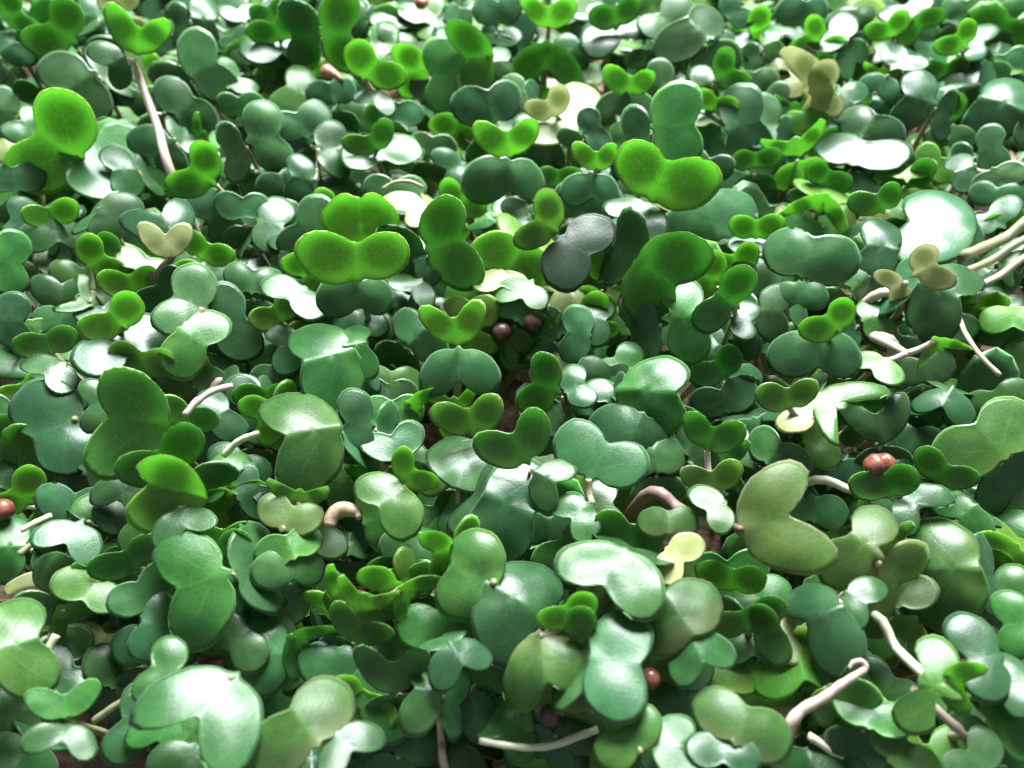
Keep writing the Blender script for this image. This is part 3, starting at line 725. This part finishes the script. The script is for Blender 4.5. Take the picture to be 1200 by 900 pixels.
4|660,370 640,350 700,340 md||small dark green drooping two-lobed leaf left of the pink-edged cup
4|420,590 420,540 430,600 ud||
2|770,400 720,380 760,360 md||
T 2 3
6|30,120 55,60 125,50 fp;110,190 210,100 140,160 wk||creamy yellow seedling with a dark purple edge, right side below the bright lobes on dark
4|170,200 225,230 240,280 ug||small green flat two-lobed leaf just below right of the creamy purple-edged seedling
6|240,20 420,30 290,170 wg-0.6||long white-shining forked leaf right of the creamy purple-edged seedling
4|510,280 450,170 585,150 md-1||medium dark green drooping two-lobed leaf just above the red split seed
5|960,20 780,70 880,100 ud||medium dark green flat two-lobed leaf above left of the slanting bow-tie leaf
6|1060,345 935,325 1140,195 mg||green bow-tie leaf slanting up to the right edge, above the red split seed
5|880,500 760,370 890,440 fg||medium green upright two-lobed leaf just above right of the leaf under the red split seed
6|590,520 745,520 645,600 ud-1;560,500 510,470 590,455 fg|S 560,510 400,500 160,470 10|pale two-lobed leaf with the red split seed above it on a straight white stem
5|830,520 880,570 970,650 ug||medium green flat two-lobed leaf above the big smooth right leaf
7|970,800 810,740 835,990 mg1.2||big smooth leaf with a large lower lobe, right side, below the red split seed
7|480,850 520,640 350,850 mp0.75||slanting green leaf with a pinkish purple edge, right of the largest olive leaf
5|600,850 610,730 610,820 fp-0.6||
2|300,540 250,380 380,420 md||medium dark green drooping two-lobed leaf just left of the red split seed
4|1080,370 1030,490 1150,410 ud||
4|1180,600 1140,480 1190,560 md||
5|1200,850 1080,770 1160,830 fy||medium bright yellow-green upright two-lobed leaf right of the big smooth right leaf
3|1050,920 1010,870 1080,870 wk||
4|-10,340 20,310 50,330 md||small dark green drooping two-lobed leaf right of the pink-edged cup
2|640,290 640,250 730,270 md||medium dark green drooping two-lobed leaf just above right of the red split seed
3|390,690 400,670 440,630 fg-0.65||
3|620,400 620,340 650,370 ud-0.65||
3|410,140 400,100 430,90 fg||small green upright two-lobed leaf just right of the white forked leaf
2|370,420 340,350 390,360 ud||
4|1010,150 1050,90 1110,70 mg||small green drooping two-lobed leaf just above the slanting bow-tie leaf
3|1000,200 930,150 980,170 md||
3|160,310 140,310 180,290 ug||
2|240,640 200,580 250,590 md||small dark green drooping two-lobed leaf above left of the pink-edged slanting leaf
2|520,620 430,560 510,570 md||
4|1190,700 1170,690 1200,740 mg||
3|1100,640 1060,640 1110,660 mg||
2|690,100 600,90 680,80 mg||
3|960,870 950,880 1000,840 fy||
T 3 0
7|-20,350 60,190 130,450 ug0.9||large soft green leaf with two stacked lobes at the lower left edge
7|310,660 390,570 210,600 mg-1;310,680 390,780 210,740 ud-1||four-lobed clover-like seedling with a shiny front lobe, lower left
8|1080,430 840,540 1100,700 wd-1.15;900,380 770,390 720,480 ug||very large leaf with broad white shine and a deep notch, lower left
5|800,120 740,190 720,260 md||small dark green drooping two-lobed leaf below left of the very large smooth leaf
5|700,140 630,100 725,40 md||medium dark green drooping two-lobed leaf just left of the very large smooth leaf
5|400,20 350,30 490,95 ug||medium green flat two-lobed leaf just above right of the dark cup with bright rim
4|260,225 230,150 290,150 fd;270,235 310,210 375,165 fy-0.65|S 265,245 245,290 225,340 10|dark green cup with a bright folded rim on a short white stem, lower left
2|440,365 425,310 505,340 uk;420,370 430,440 350,420 fk||pale yellow curled seedling lying low in a gap, lower left
4|690,660 620,730 660,640 md||medium dark green drooping two-lobed leaf just below right of the pale green straight stem
2|560,530 520,430 620,470 md||medium dark green drooping two-lobed leaf just below right of the pale yellow curled seedling
3|720,400 680,330 740,330 md||small dark green drooping two-lobed leaf above left of the large shiny notched leaf
5|1130,200 1075,270 1150,340 md||medium dark green drooping two-lobed leaf above right of the large shiny notched leaf
5|900,780 840,870 940,880 md||medium dark green drooping two-lobed leaf below the large shiny notched leaf
3|290,520 280,450 320,480 ud||
5|790,660 730,720 800,740 ug||small green flat two-lobed leaf just below left of the large shiny notched leaf
5|850,640 870,720 910,760 md||
3|200,900 60,850 130,880 md||small dark green drooping two-lobed leaf below left of the lower left clover
2|180,270 160,210 190,190 my||
3|1030,330 1000,320 1060,370 fy-0.65||
4|1110,200 1120,100 1180,150 md||
3|240,30 190,40 230,50 uk-0.65||
4|480,40 450,10 560,20 fg-0.65||
3|250,370 270,370 250,390 ug||small green flat two-lobed leaf just left of the pale yellow curled seedling
3|90,640 40,600 90,720 md||
3|1150,120 1130,60 1180,60 ud||
T 3 1
6|650,150 440,75 570,120 fy-0.6;665,145 740,70 710,110 fy-0.6||yellow-green seedling with slim pointed wings spread like a bird, below centre left
5|650,100 600,40 630,80 fy||small bright yellow-green upright two-lobed leaf just above the yellow bird-wing seedling
5|480,285 420,210 545,270 fg-1||small green pair of leaves below the yellow bird-wing seedling
5|650,550 570,430 710,420 fd-1||dark green heart with a purple base at the bottom, left of centre
4|400,480 330,410 440,400 md||medium dark green drooping two-lobed leaf just below left of the small pair under the wings
4|140,390 60,340 60,390 md;140,390 250,280 190,350 fg-0.65||dark green leaf paired with a green one left of the small pair under the wings
8|340,750 335,600 100,810 mp;345,750 490,750 370,840 wd||big dull green leaf with a pink upper rim over a glossy white leaf, bottom
4|490,600 550,570 590,640 mg||small green drooping two-lobed leaf just below the dark bottom heart
4|500,620 460,570 490,590 fy||
3|700,700 660,640 750,650 md||
6|860,520 800,490 780,590 ud||medium dark green flat two-lobed leaf just below right of the dark bottom heart
7|925,295 880,430 1025,355 ud||bluish pair of drooping lobes like a moth, bottom centre
4|990,480 900,580 1040,660 md||medium dark green drooping two-lobed leaf just below the drooping moth pair
7|1120,50 1040,-100 980,80 mg1.4;1130,50 1275,30 1170,200 ud1.6||cluster of large round bluish lobes like a four-leaf clover, lower centre
5|850,310 770,240 960,210 mg||large green drooping two-lobed leaf just above left of the drooping moth pair
4|250,100 190,20 170,90 md||small dark green drooping two-lobed leaf just below the curled bright-rim cup
4|20,260 40,140 60,220 ud||
2|170,210 140,200 160,230 my||
5|390,70 400,40 430,60 fy-0.6||small bright yellow-green upright two-lobed leaf just above the small pair under the wings
3|470,190 430,130 480,160 fg||
5|720,60 680,20 740,10 fg||
3|800,170 760,140 800,150 ud||
4|1060,400 1090,420 1150,430 md||
3|700,780 670,740 720,760 md||small dark green drooping two-lobed leaf right of the pink-topped big leaf
2|230,420 210,430 270,430 md||
2|560,380 630,360 660,340 md||
3|1190,640 1150,690 1190,720 mg||small green drooping two-lobed leaf just above left of the pale bare stem at the bottom
2|970,850 920,820 950,850 md||small dark green drooping two-lobed leaf left of the pale bare stem at the bottom
2|120,560 90,610 150,590 mg||
3|290,850 220,870 300,860 ud||
T 3 2
7|140,255 40,440 260,390 mp1.2;180,230 225,190 310,150 fy||wide dull leaf hanging like a skirt under a small bright leaflet, bottom centre
8|400,395 505,275 470,530 ud1.25||tall fresh green leaf with two round stacked lobes, bottom centre
8|775,250 860,125 700,240 mp1.35;800,255 930,340 820,390 md||dull purplish-green leaf over dark glossy leaves, lower right of centre
5|790,560 730,490 850,440 md||
5|1050,280 1020,210 1145,190 fg;1060,280 1090,320 1180,330 ud||green leaf paired with a dark green one right of the dull purplish leaf
5|1190,110 1110,50 1180,60 ug||
4|1000,540 960,470 1050,460 my||medium bright yellow-green drooping two-lobed leaf below right of the dull purplish leaf
4|1150,550 1100,480 1170,440 my||small bright yellow-green drooping two-lobed leaf left of the withered hooked shoot
8|1000,770 965,615 1210,740 mp;990,770 930,810 1050,830 ud||large dark purplish-green bow leaf at the bottom, right of centre
5|740,670 710,590 830,610 md||medium dark green drooping two-lobed leaf just above right of the bottom edge shiny leaf
8|620,790 620,700 480,830 mg;640,790 770,740 770,850 wd||green leaf with a white-shining right lobe at the bottom edge, right of centre
5|210,600 150,560 290,560 fp||medium purple-tinged upright two-lobed leaf just above right of the dark purple round seed
2|100,830 50,750 150,760 my||
6|300,370 350,260 370,300 fg||small green upright two-lobed leaf just right of the hanging skirt leaf
4|240,730 230,640 290,690 md||small dark green drooping two-lobed leaf just right of the dark purple round seed
5|1060,80 1010,100 1060,130 ug||
6|640,340 640,260 720,290 mp||
3|680,400 670,370 700,380 md||
5|1000,40 1000,0 1060,10 fy||small bright yellow-green upright two-lobed leaf below the largest olive leaf
3|60,690 30,650 90,630 md||
3|1150,640 1160,580 1190,610 mk||
6|650,880 660,820 700,860 md||
T 3 3
7|340,115 170,90 310,310 ud;345,100 470,50 390,170 ud||big soft bluish leaf with three drooping lobes, lower right
8|800,510 810,360 700,660 mg0.6;815,490 915,440 870,560 fy-0.8|S 800,520 740,470 600,340 435,175 11|blurred green seedling with a long pale stem slanting up left, lower right
8|1070,370 960,260 1045,490 ud||tall soft bluish figure-eight leaf at the lower right edge
8|1240,250 1150,150 1170,300 mg||large soft round leaf cut by the right edge, lower right
8|1210,490 1150,450 1190,540 wd||medium white-shining two-lobed leaf just below right of the soft figure-eight
7|1040,800 1000,830 950,880 ud||small dark green flat two-lobed leaf below the soft figure-eight
7|1180,800 1110,650 1170,740 mg||medium green drooping two-lobed leaf below right of the slanting-stem seedling
5|235,610 300,600 390,560 fg||medium green upright two-lobed leaf just below right of the withered hooked shoot
6|480,680 465,630 515,650 ug||small green flat two-lobed leaf left of the slanting-stem seedling
4|460,780 430,700 450,740 fg||
4|510,780 530,710 560,750 my||
5|100,380 40,430 270,410 uy||large bright yellow-green flat two-lobed leaf just above left of the withered hooked shoot
5|40,330 60,230 70,290 wk||
4|220,560 160,480 200,540 fg-0.65||
5|1080,140 1050,90 1120,50 mg||
5|600,150 580,60 650,70 mp||small purple-tinged drooping two-lobed leaf just below left of the big smooth right leaf
2|560,620 510,490 610,560 md||
6|620,880 610,800 640,830 mg||
3|250,720 220,660 270,690 ud||
5|10,330 0,200 10,270 fg||small green upright two-lobed leaf left of the three-lobe drooping leaf
4|380,860 340,790 400,830 md||
2|440,520 430,480 450,540 mg||
4|190,890 190,880 220,870 ud||small dark green flat two-lobed leaf below the withered hooked shoot
3|1160,60 1130,10 1190,40 mg||
4|1060,630 1000,630 1060,660 ug||
3|950,740 900,640 950,700 mg||
3|810,880 770,860 820,840 my||
2|30,530 10,500 40,480 md||"""
def parse():
    rows, tr, tc = [], 0, 0
    for ln in DATA.strip().splitlines():
        if ln.startswith('T'):
            _, tr, tc = ln.split(); tr, tc = int(tr), int(tc); continue
        h, lv, st, lab = ln.split('|')
        pt = lambda s: (tc*300 + float(s.split(',')[0])/4, tr*225 + float(s.split(',')[1])/4)
        leaves = []
        for l in lv.split(';'):
            b, l1, r1, code = l.split()
            leaves.append((pt(b), pt(l1), pt(r1), code[0], code[1], float(code[2:] or 1)))    # a size below zero marks a narrow V heart
        stem = None
        if st.strip():
            q = st.split()[1:]; stem = ([pt(s) for s in q[:-1]], float(q[-1]))
        rows.append((float(h), leaves, stem, lab.strip()))
    return rows
ROWS = parse()

def frame(leaf, z, rnd, row_h=5):
    """Real leaf (base, axes, size in cm) that shows its lobes along the three measured directions."""
    b, l, r, n, c, kr = leaf
    B = at_z(*b, z); v = (CAM-B).normalized(); w = (v+LDIR).normalized()
    N = {'f': lambda: slerp(v, w, -0.40), 'm': lambda: slerp(v, w, 0.28), 'u': lambda: slerp(v, w, 0.66), 'n': lambda: slerp(v, w, 0.5), 'w': lambda: slerp(v, w, 0.98)}[n]()
    if n == 'f':                                   # an upright leaf turned away from the window, lit through
        t = 0.30
        while t < 1.2 and N.dot(LDIR) > -0.12 and N.dot(v) > 0.80:
            t += 0.05; N = slerp(v, w, -t)
    jit = 0.05 if n == 'w' else 0.13
    N = (N + Vector((rnd.gauss(0, jit), rnd.gauss(0, jit*0.6), rnd.gauss(0, jit*0.4)))).normalized()
    Lp, Rp = at_plane(*l, B, N), at_plane(*r, B, N)
    mid = (Lp+Rp)/2; X = Rp-Lp; sep = X.length; X.normalize()
    Y = N.cross(X); flip = 1
    hgt = (mid-B).dot(Y)
    if hgt < 0: Y = -Y; hgt = -hgt; X = -X
    sep = max(0.42, min(1.5, sep))
    sep *= 0.91 if row_h > 6.5 else 1.03 if row_h > 4.5 else 1.13
    cy = max(0.46, min(0.80, hgt/sep))
    base = mid - Y*(cy*sep)
    return base, X, Y, N, sep, cy, kr
def leaf_style(n, rnd):
    if n == 'f': return dict(dome=rnd.uniform(-0.30, -0.02), fold=rnd.uniform(0.0, 0.40), ry=0.48)
    if n == 'w': return dict(dome=rnd.uniform(0.08, 0.26), fold=rnd.uniform(-0.16, 0.08), ry=0.51)
    if n == 'u': return dict(dome=rnd.uniform(0.12, 0.45), fold=rnd.uniform(-0.55, 0.15), ry=0.53)
    return dict(dome=rnd.uniform(0.12, 0.50), fold=rnd.uniform(-0.55, 0.05), ry=0.56)

def build(row, idx):
    """All pieces of one seedling as lists: (part name, material key, V, F, E, XY)."""
    h, leaves, stem, lab = row
    rnd = random.Random(idx*7919+11)
    z = zlev(h) + rnd.uniform(-0.06, 0.06)
    fr = [frame(l, z - 0.05*k, rnd, h) for k, l in enumerate(leaves)]
    J = Vector((0, 0, 0))
    for f in fr: J += f[0]
    J = J/len(fr) - Vector((0, 0, 0.13))
    pieces = []
    for l, f in zip(leaves, fr):
        pieces.append(('leaf', l[4], leaf_lists(*f, rnd, **leaf_style(l[3], rnd)), rnd.random()))
    if len(leaves) == 1:                      # the twin cotyledon, folded down below the first
        B, X, Y, N, sep, cy, kr = fr[0]
        Y2 = (-Y*0.75 - Vector((0, 0, 0.75))); X2 = X.copy()
        Y2 = (Y2 - X2*Y2.dot(X2)).normalized(); N2 = X2.cross(Y2)
        if N2.z < 0: N2 = -N2
        f2 = (J, X2, Y2, N2, sep*0.88, 0.55, 1.0)
        pieces.append(('leaf', 'd' if leaves[0][4] in 'dg' else leaves[0][4], leaf_lists(*f2, rnd, nseg=28, nring=6), rnd.random()))
    for f in fr:
        if (f[0]-J).length > 0.16:
            A, Bp = J, f[0]+f[2]*f[4]*0.10-f[3]*0.03
            mid = (A+Bp)/2 - Vector((0, 0, 0.10*(A-Bp).length))
            P = catmull([A, mid, Bp], 4); n = len(P)
            V, Fc = tube_lists(P, [0.055-0.012*k/(n-1) for k in range(n)], 7)
            pieces.append(('petiole', 'stem', (V, Fc), rnd.random()))
    if stem:
        pts, w = stem
        P = [J]; n = len(pts)
        for k, q in enumerate(pts):
            if k == 0 and n > 2: continue
            P.append(at_z(*q, z - 0.05 - (z*0.22)*(k/(n-1))))
        rad = 0.42*w*(P[1]-CAM).length/F_PX
        d = P[-1]-P[-2]; d.z = 0
        d = d.normalized() if d.length > 1e-3 else Vector((0, 1, 0))
        P.append(Vector((P[-1].x+d.x*0.5, P[-1].y+d.y*0.5, -0.05)))
    else:
        rad = rnd.uniform(0.045, 0.06)
        bx, by = J.x+rnd.gauss(0, 0.25), J.y+rnd.uniform(0.05, 0.8)
        P = [J, Vector((J.x*0.75+bx*0.25, J.y*0.7+by*0.3, J.z*0.66)), Vector((J.x*0.3+bx*0.7, J.y*0.3+by*0.7, J.z*0.3)), Vector((bx, by, -0.05))]
    Q = catmull(P, 5); n = len(Q)
    V, Fc = tube_lists(Q, [rad*(1.0+0.25*k/(n-1))*min(1, 0.5+0.17*k) for k in range(n)])
    pieces.append(('stem', 'stem', (V, Fc), rnd.random()))
    return Q[-1], pieces, stem
GROUP = 'brassica seedlings crowded on the growing mat'
stuff = []
for idx, row in enumerate(ROWS):
    basep, pieces, stem = build(row, idx)
    lab = row[3]
    if not lab:
        stuff += [(m, d, s) for _, m, d, s in pieces]; continue
    basep = Vector((basep.x, basep.y, 0))
    ro = root('seedling', basep, lab, 'seedling', GROUP)
    for nm, mk, d, s in pieces:
        Vl = [v-basep for v in d[0]]
        if mk == 'stem':
            sm = SMW if 'white stem' in lab else STEM_PURPLE if 'purple stem' in lab else SMP if 'pink' in lab else SMW if stem else SMP if s < 0.1 else SM
            newmesh(nm, Vl, d[1], [sm], ro, attrs={'shade': ('FLOAT', [s]*len(Vl))})
        else:
            newmesh(nm, Vl, d[1], [LM[mk]], ro, attrs={'shade': ('FLOAT', [s]*len(Vl)), 'edge': ('FLOAT', d[2]), 'leaf_xy': ('FLOAT_VECTOR', d[3])})

# ------------------------------------------------------------------ the seedlings past the 300 and the undergrowth between them: one mass
rnd = random.Random(5)
KEYS = ['g', 'd', 'y', 'p', 'k', 'b', 'stem']
MATS = [LM[k] for k in 'gdypkb'] + [SM]
GAPS = [(370, 715, 55), (110, 770, 65), (270, 815, 50), (640, 865, 70), (520, 880, 70), (700, 785, 35), (945, 745, 60), (610, 440, 45),
        (790, 440, 40), (10, 440, 35), (440, 640, 45), (985, 520, 40), (1000, 880, 60), (90, 300, 35), (1150, 300, 40), (300, 370, 30), (200, 660, 30)]
def scatter():
    n = 0
    y = GY0 + 2
    tries = 0
    while n < 1050 and tries < 9000:
        tries += 1
        x, y = rnd.uniform(-22, 22), rnd.uniform(-8.8, 27)
        if abs(x) > 11.5 + max(0, y+6)*0.40: continue
        clump = noise.noise(Vector((x*0.55, y*0.55, 1.7)))
        if clump < -0.22 and rnd.random() < 0.75: continue
        z = rnd.uniform(1.2, 2.8) + (0.4 if y > 10 else 0)
        d = Vector((x, y, z)) - CAM; dz = d.dot(FWD)
        px, py = 600 + F_PX*d.dot(RIGHT)/dz, 450 - F_PX*d.dot(UPV)/dz
        if any(math.hypot(px-a, py-b) < c for a, b, c in GAPS): continue
        n += 1
        J = Vector((x, y, z)); a0 = rnd.uniform(0, 6.28)
        for s in (0, 1):
            a = a0 + s*math.pi + rnd.gauss(0, 0.3); tilt = rnd.gauss(0.10, 0.3)
            Y = Vector((math.cos(a)*math.cos(tilt), math.sin(a)*math.cos(tilt), math.sin(tilt)))
            X = Vector((-math.sin(a), math.cos(a), rnd.gauss(0, 0.2))); X = (X - Y*X.dot(Y)).normalized()
            q = Matrix.Rotation(rnd.uniform(0.1, 0.8), 3, 'X')          # faces lean out of the crowd towards the open side
            X, Y = q @ X, q @ Y
            N = X.cross(Y)
            if N.z < 0: N = -N
            k = rnd.choices('gdypk', (3, 6, 1.2, 0.6, 0.3))[0]
            d = leaf_lists(J, X, Y, N, rnd.uniform(0.62, 1.0), 0.55, 1.0, rnd, nseg=22, nring=4, dome=rnd.uniform(0, 0.4))
            stuff.append((k, d, rnd.random()))
        bx, by = x+rnd.gauss(0, 0.5), y+rnd.gauss(0.2, 0.5)
        P = catmull([J, Vector(((x*2+bx)/3+rnd.gauss(0, .1), (y*2+by)/3, z*0.6)), Vector((bx, by, -0.05))], 4)
        stuff.append(('stem', tube_lists(P, [rnd.uniform(0.045, 0.065)]*len(P), 6), rnd.random()))
scatter()
V, Fc, E, XY, SH, MI = [], [], [], [], [], []
for k, d, s in stuff:
    o = len(V); V += d[0]; Fc += [tuple(o+i for i in f) for f in d[1]]
    n = len(d[0]); SH += [s]*n; MI += [KEYS.index(k)]*len(d[1])
    if k == 'stem': E += [0.0]*n; XY += [0.0]*(3*n)
    else: E += d[2]; XY += d[3]
und = newmesh('seedling_undergrowth', V, Fc, MATS, mi=MI, attrs={'shade': ('FLOAT', SH), 'edge': ('FLOAT', E), 'leaf_xy': ('FLOAT_VECTOR', XY)})
und['kind'] = 'stuff'; und['label'] = 'smaller seedlings and stems crowded below and between the larger leaves'

# ------------------------------------------------------------------ seeds, husks, bare stems, drops
def blob(c, rx, ry, rz, rot=(0, 0, 0), seg=18, ring=12, shape=None, amp=0.06, seed=0):
    from mathutils import Euler
    M = Euler(rot).to_matrix(); V, Fc = [], []
    for j in range(1, ring):
        th = math.pi*j/ring
        for i in range(seg):
            ph = 2*math.pi*i/seg
            q = Vector((math.sin(th)*math.cos(ph), math.sin(th)*math.sin(ph), math.cos(th)))
            s = 1 + amp*noise.noise(q*1.8+Vector((seed, seed*2.1, 0)))
            if shape: s *= shape(q)
            V.append(c + M @ Vector((q.x*rx*s, q.y*ry*s, q.z*rz*s)))
    top, bot = Vector((0, 0, rz)), Vector((0, 0, -rz))
    st = shape(Vector((0, 0, 1))) if shape else 1; sb = shape(Vector((0, 0, -1))) if shape else 1
    V += [c+M @ (top*st), c+M @ (bot*sb)]
    t, b = len(V)-2, len(V)-1
    for i in range(seg):
        i2 = (i+1) % seg
        Fc.append((t, i, i2)); Fc.append((b, (ring-2)*seg+i2, (ring-2)*seg+i))
        for j in range(ring-2):
            Fc.append((j*seg+i, (j+1)*seg+i, (j+1)*seg+i2, j*seg+i2))
    return V, Fc
def thing(name, V, Fc, m, label, cat, group=None):
    c = Vector((sum(v.x for v in V)/len(V), sum(v.y for v in V)/len(V), min(v.z for v in V)))
    o = newmesh(name, [v-c for v in V], Fc, [m], attrs={'shade': ('FLOAT', [0.5]*len(V))})
    o.location = c*CM; o['label'] = label; o['category'] = cat
    if group: o['group'] = group
    return o
def px_r(p, px): return px*(p-CAM).length/F_PX
for (x, y, h, r, m, lab) in [
    (626, 377, 3.2, 13, SEED_BROWN, 'dark brown round seed in the gap right of the central small heart leaf'),
    (588, 389, 2.2, 12, SEED_BROWN, 'dim brown round seed deep in shade just left of the darker round seed'),
    (645, 838, 4.6, 12, SEED_PURPLE, 'dark purple round seed hanging below the skirt-like leaf at the bottom'),
    (762, 795, 6.0, 12, SEED_RED, 'dull red seed in a gap between leaves, lower right of centre'),
    (3, 597, 5.0, 11, SEED_RED, 'red seed cut by the left edge beside a pale stem'),
    (494, 6, 2.5, 9, SEED_RED, 'small blurred red seed at the very top edge'),
    (222, 818, 2.0, 10, SEED_BROWN, 'brown seed low on the mat right of the lower left clover')]:
    p = at_z(x, y, zlev(h)); rr = px_r(p, r)
    thing('seed', *blob(p, rr, rr*0.95, rr*0.92, (0.3, 0.2, x), seed=x), m, lab, 'seed')
p = at_z(1031, 545, zlev(6.2)); rr = px_r(p, 17)
thing('split_seed', *blob(p, rr*1.05, rr*0.8, rr*0.85, (0.5, 0.1, 0.15), 26, 16, lambda q: 1-0.42*math.exp(-(q.x*5.5)**2)*max(0, q.z*0.7+0.5), 0.05, 3), SEED_RED, 'shiny red-brown split seed sitting on a small green leaf at right', 'seed')
a, b = at_z(377, 82, zlev(5.6)), at_z(404, 95, zlev(5.3))
P = [a+(b-a)*t for t in (0, 0.08, 0.22, 0.4, 0.6, 0.8, 1)]
rr = px_r(a, 8.5)
thing('seed_husk', *tube_lists(P, [rr*0.45, rr*0.85, rr, rr*0.88, rr*0.62, rr*0.36, rr*0.08], 12), HUSK, 'brown pointed seed husk stuck on the rim of a dark leaf, upper left of centre', 'seed husk')
# shrivelled brown husk: a bent, folded hood
H = [(386, 617), (389, 606), (397, 598), (408, 597), (419, 601), (421, 607)]
P = [at_z(x, y, zlev(6.0)+0.02*k) for k, (x, y) in enumerate(H)]
P = catmull(P, 4); n = len(P)
rr = px_r(P[0], 9)
thing('dry_husk', *tube_lists(P, [rr*(0.45+0.55*math.sin(math.pi*min(1, 0.15+k/(n-1)*0.9))) for k in range(n)], 12), DRY, 'shrivelled tan and purple seed coat curled like a hook beside the pink-rimmed leaf', 'seed husk')

def bare(pts, hs, w0, w1, m, lab):
    P = [at_z(x, y, zlev(h)) for (x, y), h in zip(pts, hs)]
    if 'right edge' in lab or 'bottom edge' in lab and 'across' not in lab or 'corner' in lab:          # rooted in the mat
        d = P[-1]-P[-2]; d.z = 0; d = d.normalized()*0.9
        P.append(Vector((P[-1].x+d.x, P[-1].y+d.y, -0.05)))
    Q = catmull(P, 6); n = len(Q)
    ra, rb = px_r(Q[0], w0*0.40), px_r(Q[-1], w1*0.40)
    V, Fc = tube_lists(Q, [(ra+(rb-ra)*k/(n-1))*(1+0.06*math.sin(k*1.3)) for k in range(n)], 10)
    thing('bare_stem', V, Fc, m, lab, 'stem', 'bare stems lying among the leaves')
bare([(995, 783), (1000, 776), (1010, 775), (1014, 783), (1002, 792), (985, 803), (965, 818), (940, 832), (925, 850), (922, 866)], [7.4, 7.5, 7.5, 7.4, 7.3, 7.1, 6.8, 6.5, 6.2, 5.2], 4, 17, SMP, 'withered pinkish white shoot with a hooked tip at the lower right')
bare([(948, 862), (975, 880), (1000, 893), (1030, 908)], [4.5, 4.2, 3.9, 3.4], 10, 11, SMW, 'pale straight stem running off the bottom edge, lower right')
bare([(562, 868), (590, 873), (620, 876), (650, 873), (680, 862), (700, 855)], [3.4, 3.6, 3.8, 4.0, 4.1, 4.0], 9, 10, SMW, 'pale curved bare stem lying across the gap at the bottom edge, centre')
bare([(172, 806), (150, 818), (128, 832), (110, 845)], [4.6, 4.2, 3.8, 3.4], 9, 9, SM, 'pale green straight stem crossing the gap beside the lower left clover')
bare([(303, 508), (288, 513), (276, 520), (262, 534)], [5.6, 5.4, 5.1, 4.6], 9, 10, SMW, 'short whitish bent stem below the thick pink arching one, left of centre')
bare([(1128, 300), (1150, 291), (1178, 279), (1212, 262)], [5.6, 5.4, 5.2, 5.0], 13, 12, SM, 'thick pale brown stem leaning to the right edge below the glaring white leaf')
bare([(216, 487), (232, 470), (250, 458), (272, 452)], [6.0, 6.1, 6.0, 5.6], 9, 9, SMP, 'thick pinkish arching stem left of the large figure-eight leaf')
bare([(1132, 318), (1160, 306), (1206, 288)], [5.3, 5.1, 4.8], 9, 9, SM, 'thin pale stem just under the thick pale leaning stem at the right edge')
bare([(1140, 338), (1170, 324), (1208, 306)], [5.1, 4.9, 4.6], 8, 8, SMP, 'thin pinkish stem, lowest of the three stems leaning to the right edge')
bare([(24, 622), (42, 612), (60, 604)], [5.6, 5.5, 5.2], 7, 7, SMW, 'short pale stem at the left edge just below the red seed')
bare([(22, 650), (40, 636), (60, 622)], [5.4, 5.3, 5.0], 8, 8, SM, 'pale green stem at the left edge, second below the red seed')
bare([(514, 838), (517, 868), (522, 905)], [4.2, 3.6, 3.0], 8, 9, SMP, 'upright brownish stem in the dark gap at the bottom edge, below the drooping moth leaf')
bare([(1068, 806), (1095, 830), (1128, 858), (1160, 880)], [5.6, 5.4, 5.2, 4.8], 10, 11, SMP, 'dull purplish stem sloping down in the lower right corner')
bare([(448, 222), (462, 214), (480, 213), (496, 220)], [5.2, 5.4, 5.4, 5.0], 6, 6, SM, 'thin arched stem between leaves above the bright moustache leaf')
bare([(1172, 440), (1150, 418), (1132, 392), (1124, 372)], [5.6, 5.7, 5.6, 5.2], 6, 6, SMP, 'thin curved pinkish stem right of the soft shining round leaf')
bare([(66, 744), (56, 762), (50, 780)], [4.2, 4.0, 3.6], 10, 9, SMW, 'short white stub of stem in the gap at the lower left')

# crumbs and seed hulls scattered on the mat
V, Fc, MI = [], [], []
for i in range(900):
    x, y = rnd.uniform(-16, 16), rnd.uniform(-7, 20)
    s = rnd.uniform(0.05, 0.20)
    v, f = blob(Vector((x, y, 0.05+s*0.3)), s, s*rnd.uniform(0.6, 1), s*rnd.uniform(0.4, 0.8), (rnd.random(), rnd.random(), rnd.random()*6), 7, 5, None, 0.5, i)
    o = len(V); V += v; Fc += [tuple(o+q for q in ff) for ff in f]; MI += [rnd.choice((0, 0, 1, 2))]*len(f)
CRUMB = seed_mat('crumb_peach', (0.55, 0.34, 0.24), (0.66, 0.46, 0.34), 0.7)
cr = newmesh('mat_crumbs', V, Fc, [CRUMB, SEED_BROWN, DRY], mi=MI); cr['kind'] = 'stuff'
